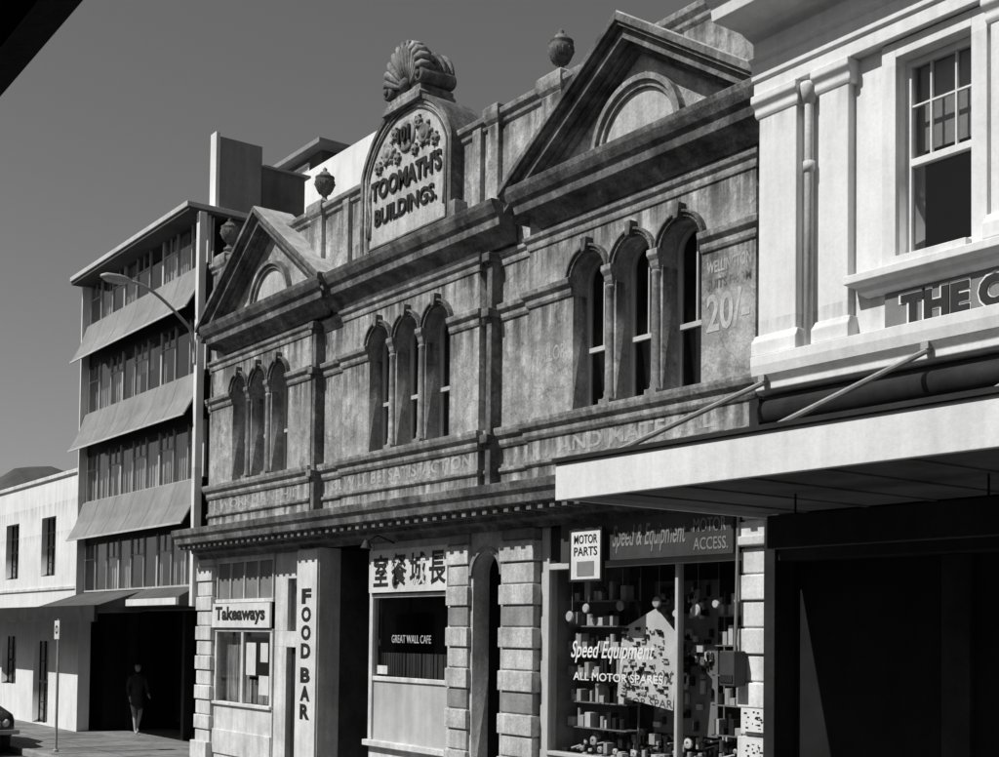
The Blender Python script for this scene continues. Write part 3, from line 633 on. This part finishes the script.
vs=[cx_(1.3,-.74,.93),cx_(1.3,.74,.93),cx_(3.55,.74,.92),cx_(3.55,-.74,.92),cx_(1.85,-.6,1.34),cx_(1.85,.6,1.34),cx_(3.0,.6,1.34),cx_(3.0,-.6,1.34)]
cb_.add(vs,[(0,1,5,4),(1,2,6,5),(2,3,7,6),(3,0,4,7),(4,5,6,7)]); cb_.done()
rf_.box(fx-3.05,fx-1.8,yc-.62,yc+.62,1.335,1.38)
for s in (-1,1):
    for (l0,l1) in ((1.3,1.85),(3.55,3.0)): rf_.tube([cx_(l0,s*.745,.93),cx_(l1,s*.61,1.35)],.03,6)
    rf_.tube([cx_(2.4,s*.75,.93),cx_(2.4,s*.61,1.35)],.03,6)
rf_.done()
wh=P('wheels',DARK,CA); hb=P('hubcaps',METAL,CA)
for l in (.8,3.35):
    for s in (-1,1):
        yy=yc+s*.72; wh.lathe([(.26,-.09),(.30,-.07),(.30,.07),(.26,.09)],(fx-l,yy,.165),20,'y'); hb.lathe([(.16,0),(.15,.02),(.05,.03)],(fx-l,yy-(.09 if s<0 else -.12),.165),16,'y')
wh.done(); hb.done()
cr=P('bumper_and_grille',METAL,CA,bevel=.01); cr.box(fx-.02,fx+.08,yc-.82,yc+.82,.3,.4); cr.box(fx-.03,fx+.02,yc-.45,yc+.45,.46,.58); cr.done()
hl=P('headlights',LETW,CA,smooth=True)
for s in (-1,1): hl.lathe([(.09,-.1),(.09,.0),(.06,.03),(.01,.04)],(fx-.02,yc+s*.55,.53),16,'x')
hl.done()
# ================================================================ PEDESTRIAN
def skinned(name,chains,mat,parent):
    vs=[];es=[];rs=[]
    idx={}
    for ch in chains:
        prev=None
        for (p,r) in ch:
            key=tuple(round(c,4) for c in p)
            if key not in idx: idx[key]=len(vs); vs.append(p); rs.append(r)
            if prev is not None: es.append((prev,idx[key]))
            prev=idx[key]
    me=bpy.data.meshes.new(name); me.from_pydata(vs,es,[]); o=bpy.data.objects.new(name,me); scene.collection.objects.link(o)
    md=o.modifiers.new('s','SKIN'); 
    for i,sv in enumerate(me.skin_vertices[0].data): sv.radius=(rs[i],rs[i]); sv.use_root=(i==0)
    md2=o.modifiers.new('sub','SUBSURF'); md2.levels=2; md2.render_levels=2
    me.materials.append(mat); o.parent=parent; return o
PE=empty('pedestrian'); px,py=-30.3,1.0
def q3(x,y,z): return (px+x,py+y,z)
skinned('torso_and_coat',[[(q3(0,0,.95),.15),(q3(.01,0,1.12),.13),(q3(.02,0,1.32),.15),(q3(.02,0,1.44),.09),(q3(.03,0,1.5),.05)],
  [(q3(.02,0,1.32),.15),(q3(.02,-.17,1.38),.06),(q3(-.04,-.21,1.14),.05),(q3(.06,-.2,.93),.04)],
  [(q3(.02,0,1.32),.15),(q3(.02,.17,1.38),.06),(q3(.1,.21,1.15),.05),(q3(.22,.2,.98),.04)],
  [(q3(0,0,.95),.15),(q3(.0,0,.78),.17),(q3(.0,0,.56),.18)]],CLOTH,PE)
skinned('legs',[[(q3(0,0,.8),.1),(q3(.0,-.09,.75),.08),(q3(.12,-.09,.48),.055),(q3(.2,-.09,.08),.035),(q3(.32,-.09,.04),.03)],[(q3(0,0,.8),.1),(q3(0,.09,.75),.08),(q3(.0,.09,.48),.055),(q3(-.18,.09,.14),.035),(q3(-.1,.09,.04),.03)]],SKIN,PE)
skinned('head',[[(q3(.03,0,1.5),.045),(q3(.04,0,1.56),.07),(q3(.045,0,1.63),.085),(q3(.03,0,1.68),.07)]],SKIN,PE)
skinned('nose',[[(q3(.12,0,1.63),.012),(q3(.15,0,1.60),.014),(q3(.125,0,1.59),.01)]],SKIN,PE)
skinned('hair',[[(q3(.01,0,1.6),.08),(q3(.015,0,1.68),.085)]],CLOTH,PE)
for nm,c0,d in (('hand_left',q3(.06,-.2,.93),(.03,0,-.08)),('hand_right',q3(.22,.2,.98),(.07,0,-.06))):
    c0=Vector(c0);d=Vector(d); chs=[[(tuple(c0),.028),(tuple(c0+d),.026)]]
    for k,L in enumerate((.06,.075,.08,.07)):
        b0=c0+d+Vector(((k-1.5)*.018,0,0)); chs.append([(tuple(c0+d),.026),(tuple(b0+d*.3),.010),(tuple(b0+d.normalized()*L),.008)])
    chs.append([(tuple(c0),.028),(tuple(c0+d*.4+Vector((.03,0,0))),.011),(tuple(c0+d*.9+Vector((.045,0,0))),.009)])
    skinned(nm,chs,SKIN,PE)
# ================================================================ LIGHT
to=Vector((-.26,-1,1.15)).normalized()
sd=bpy.data.lights.new('sun','SUN'); sd.energy=5.0; sd.angle=math.radians(.5); sd.color=(1,.995,.985)
so=bpy.data.objects.new('sun',sd); scene.collection.objects.link(so); so.rotation_euler=to.to_track_quat('Z','Y').to_euler(); so.location=(0,-30,30)
w=bpy.data.worlds.new('World'); scene.world=w; w.use_nodes=True; t=w.node_tree; bg=t.nodes['Background']
sk=t.nodes.new('ShaderNodeTexSky'); sk.sky_type='NISHITA'; sk.sun_disc=False; sk.sun_elevation=math.asin(to.z); sk.sun_rotation=math.atan2(to.x,to.y)
bw=t.nodes.new('ShaderNodeRGBToBW'); t.links.new(sk.outputs[0],bw.inputs[0]); t.links.new(bw.outputs[0],bg.inputs[0]); bg.inputs[1].default_value=.07
# ================================================================ CAMERA
cam=bpy.data.cameras.new('camera'); co_=bpy.data.objects.new('camera',cam); scene.collection.objects.link(co_); scene.camera=co_
F=1290.0; cam.sensor_fit='HORIZONTAL'; cam.sensor_width=36; cam.lens=36*F/999; cam.clip_end=3000; cam.clip_start=.05
pit=math.radians(2.0); rol=math.radians(.7); az=math.atan2(951,F)
f=Vector((-math.cos(az),math.sin(az),0)); r=Vector((math.sin(az),math.cos(az),0)); u=Vector((0,0,1))
f2=f*math.cos(pit)+u*math.sin(pit); u2=u*math.cos(pit)-f*math.sin(pit)
r3=r*math.cos(rol)+u2*math.sin(rol); u3=u2*math.cos(rol)-r*math.sin(rol)
M=Matrix((r3,u3,-f2)).transposed().to_4x4(); M.translation=Vector((0,-D,CZ)); co_.matrix_world=M
cam.shift_y=(635-F*math.tan(pit)-378.5)/999
scene.view_settings.view_transform='Standard'; scene.view_settings.look='None'; scene.view_settings.exposure=0
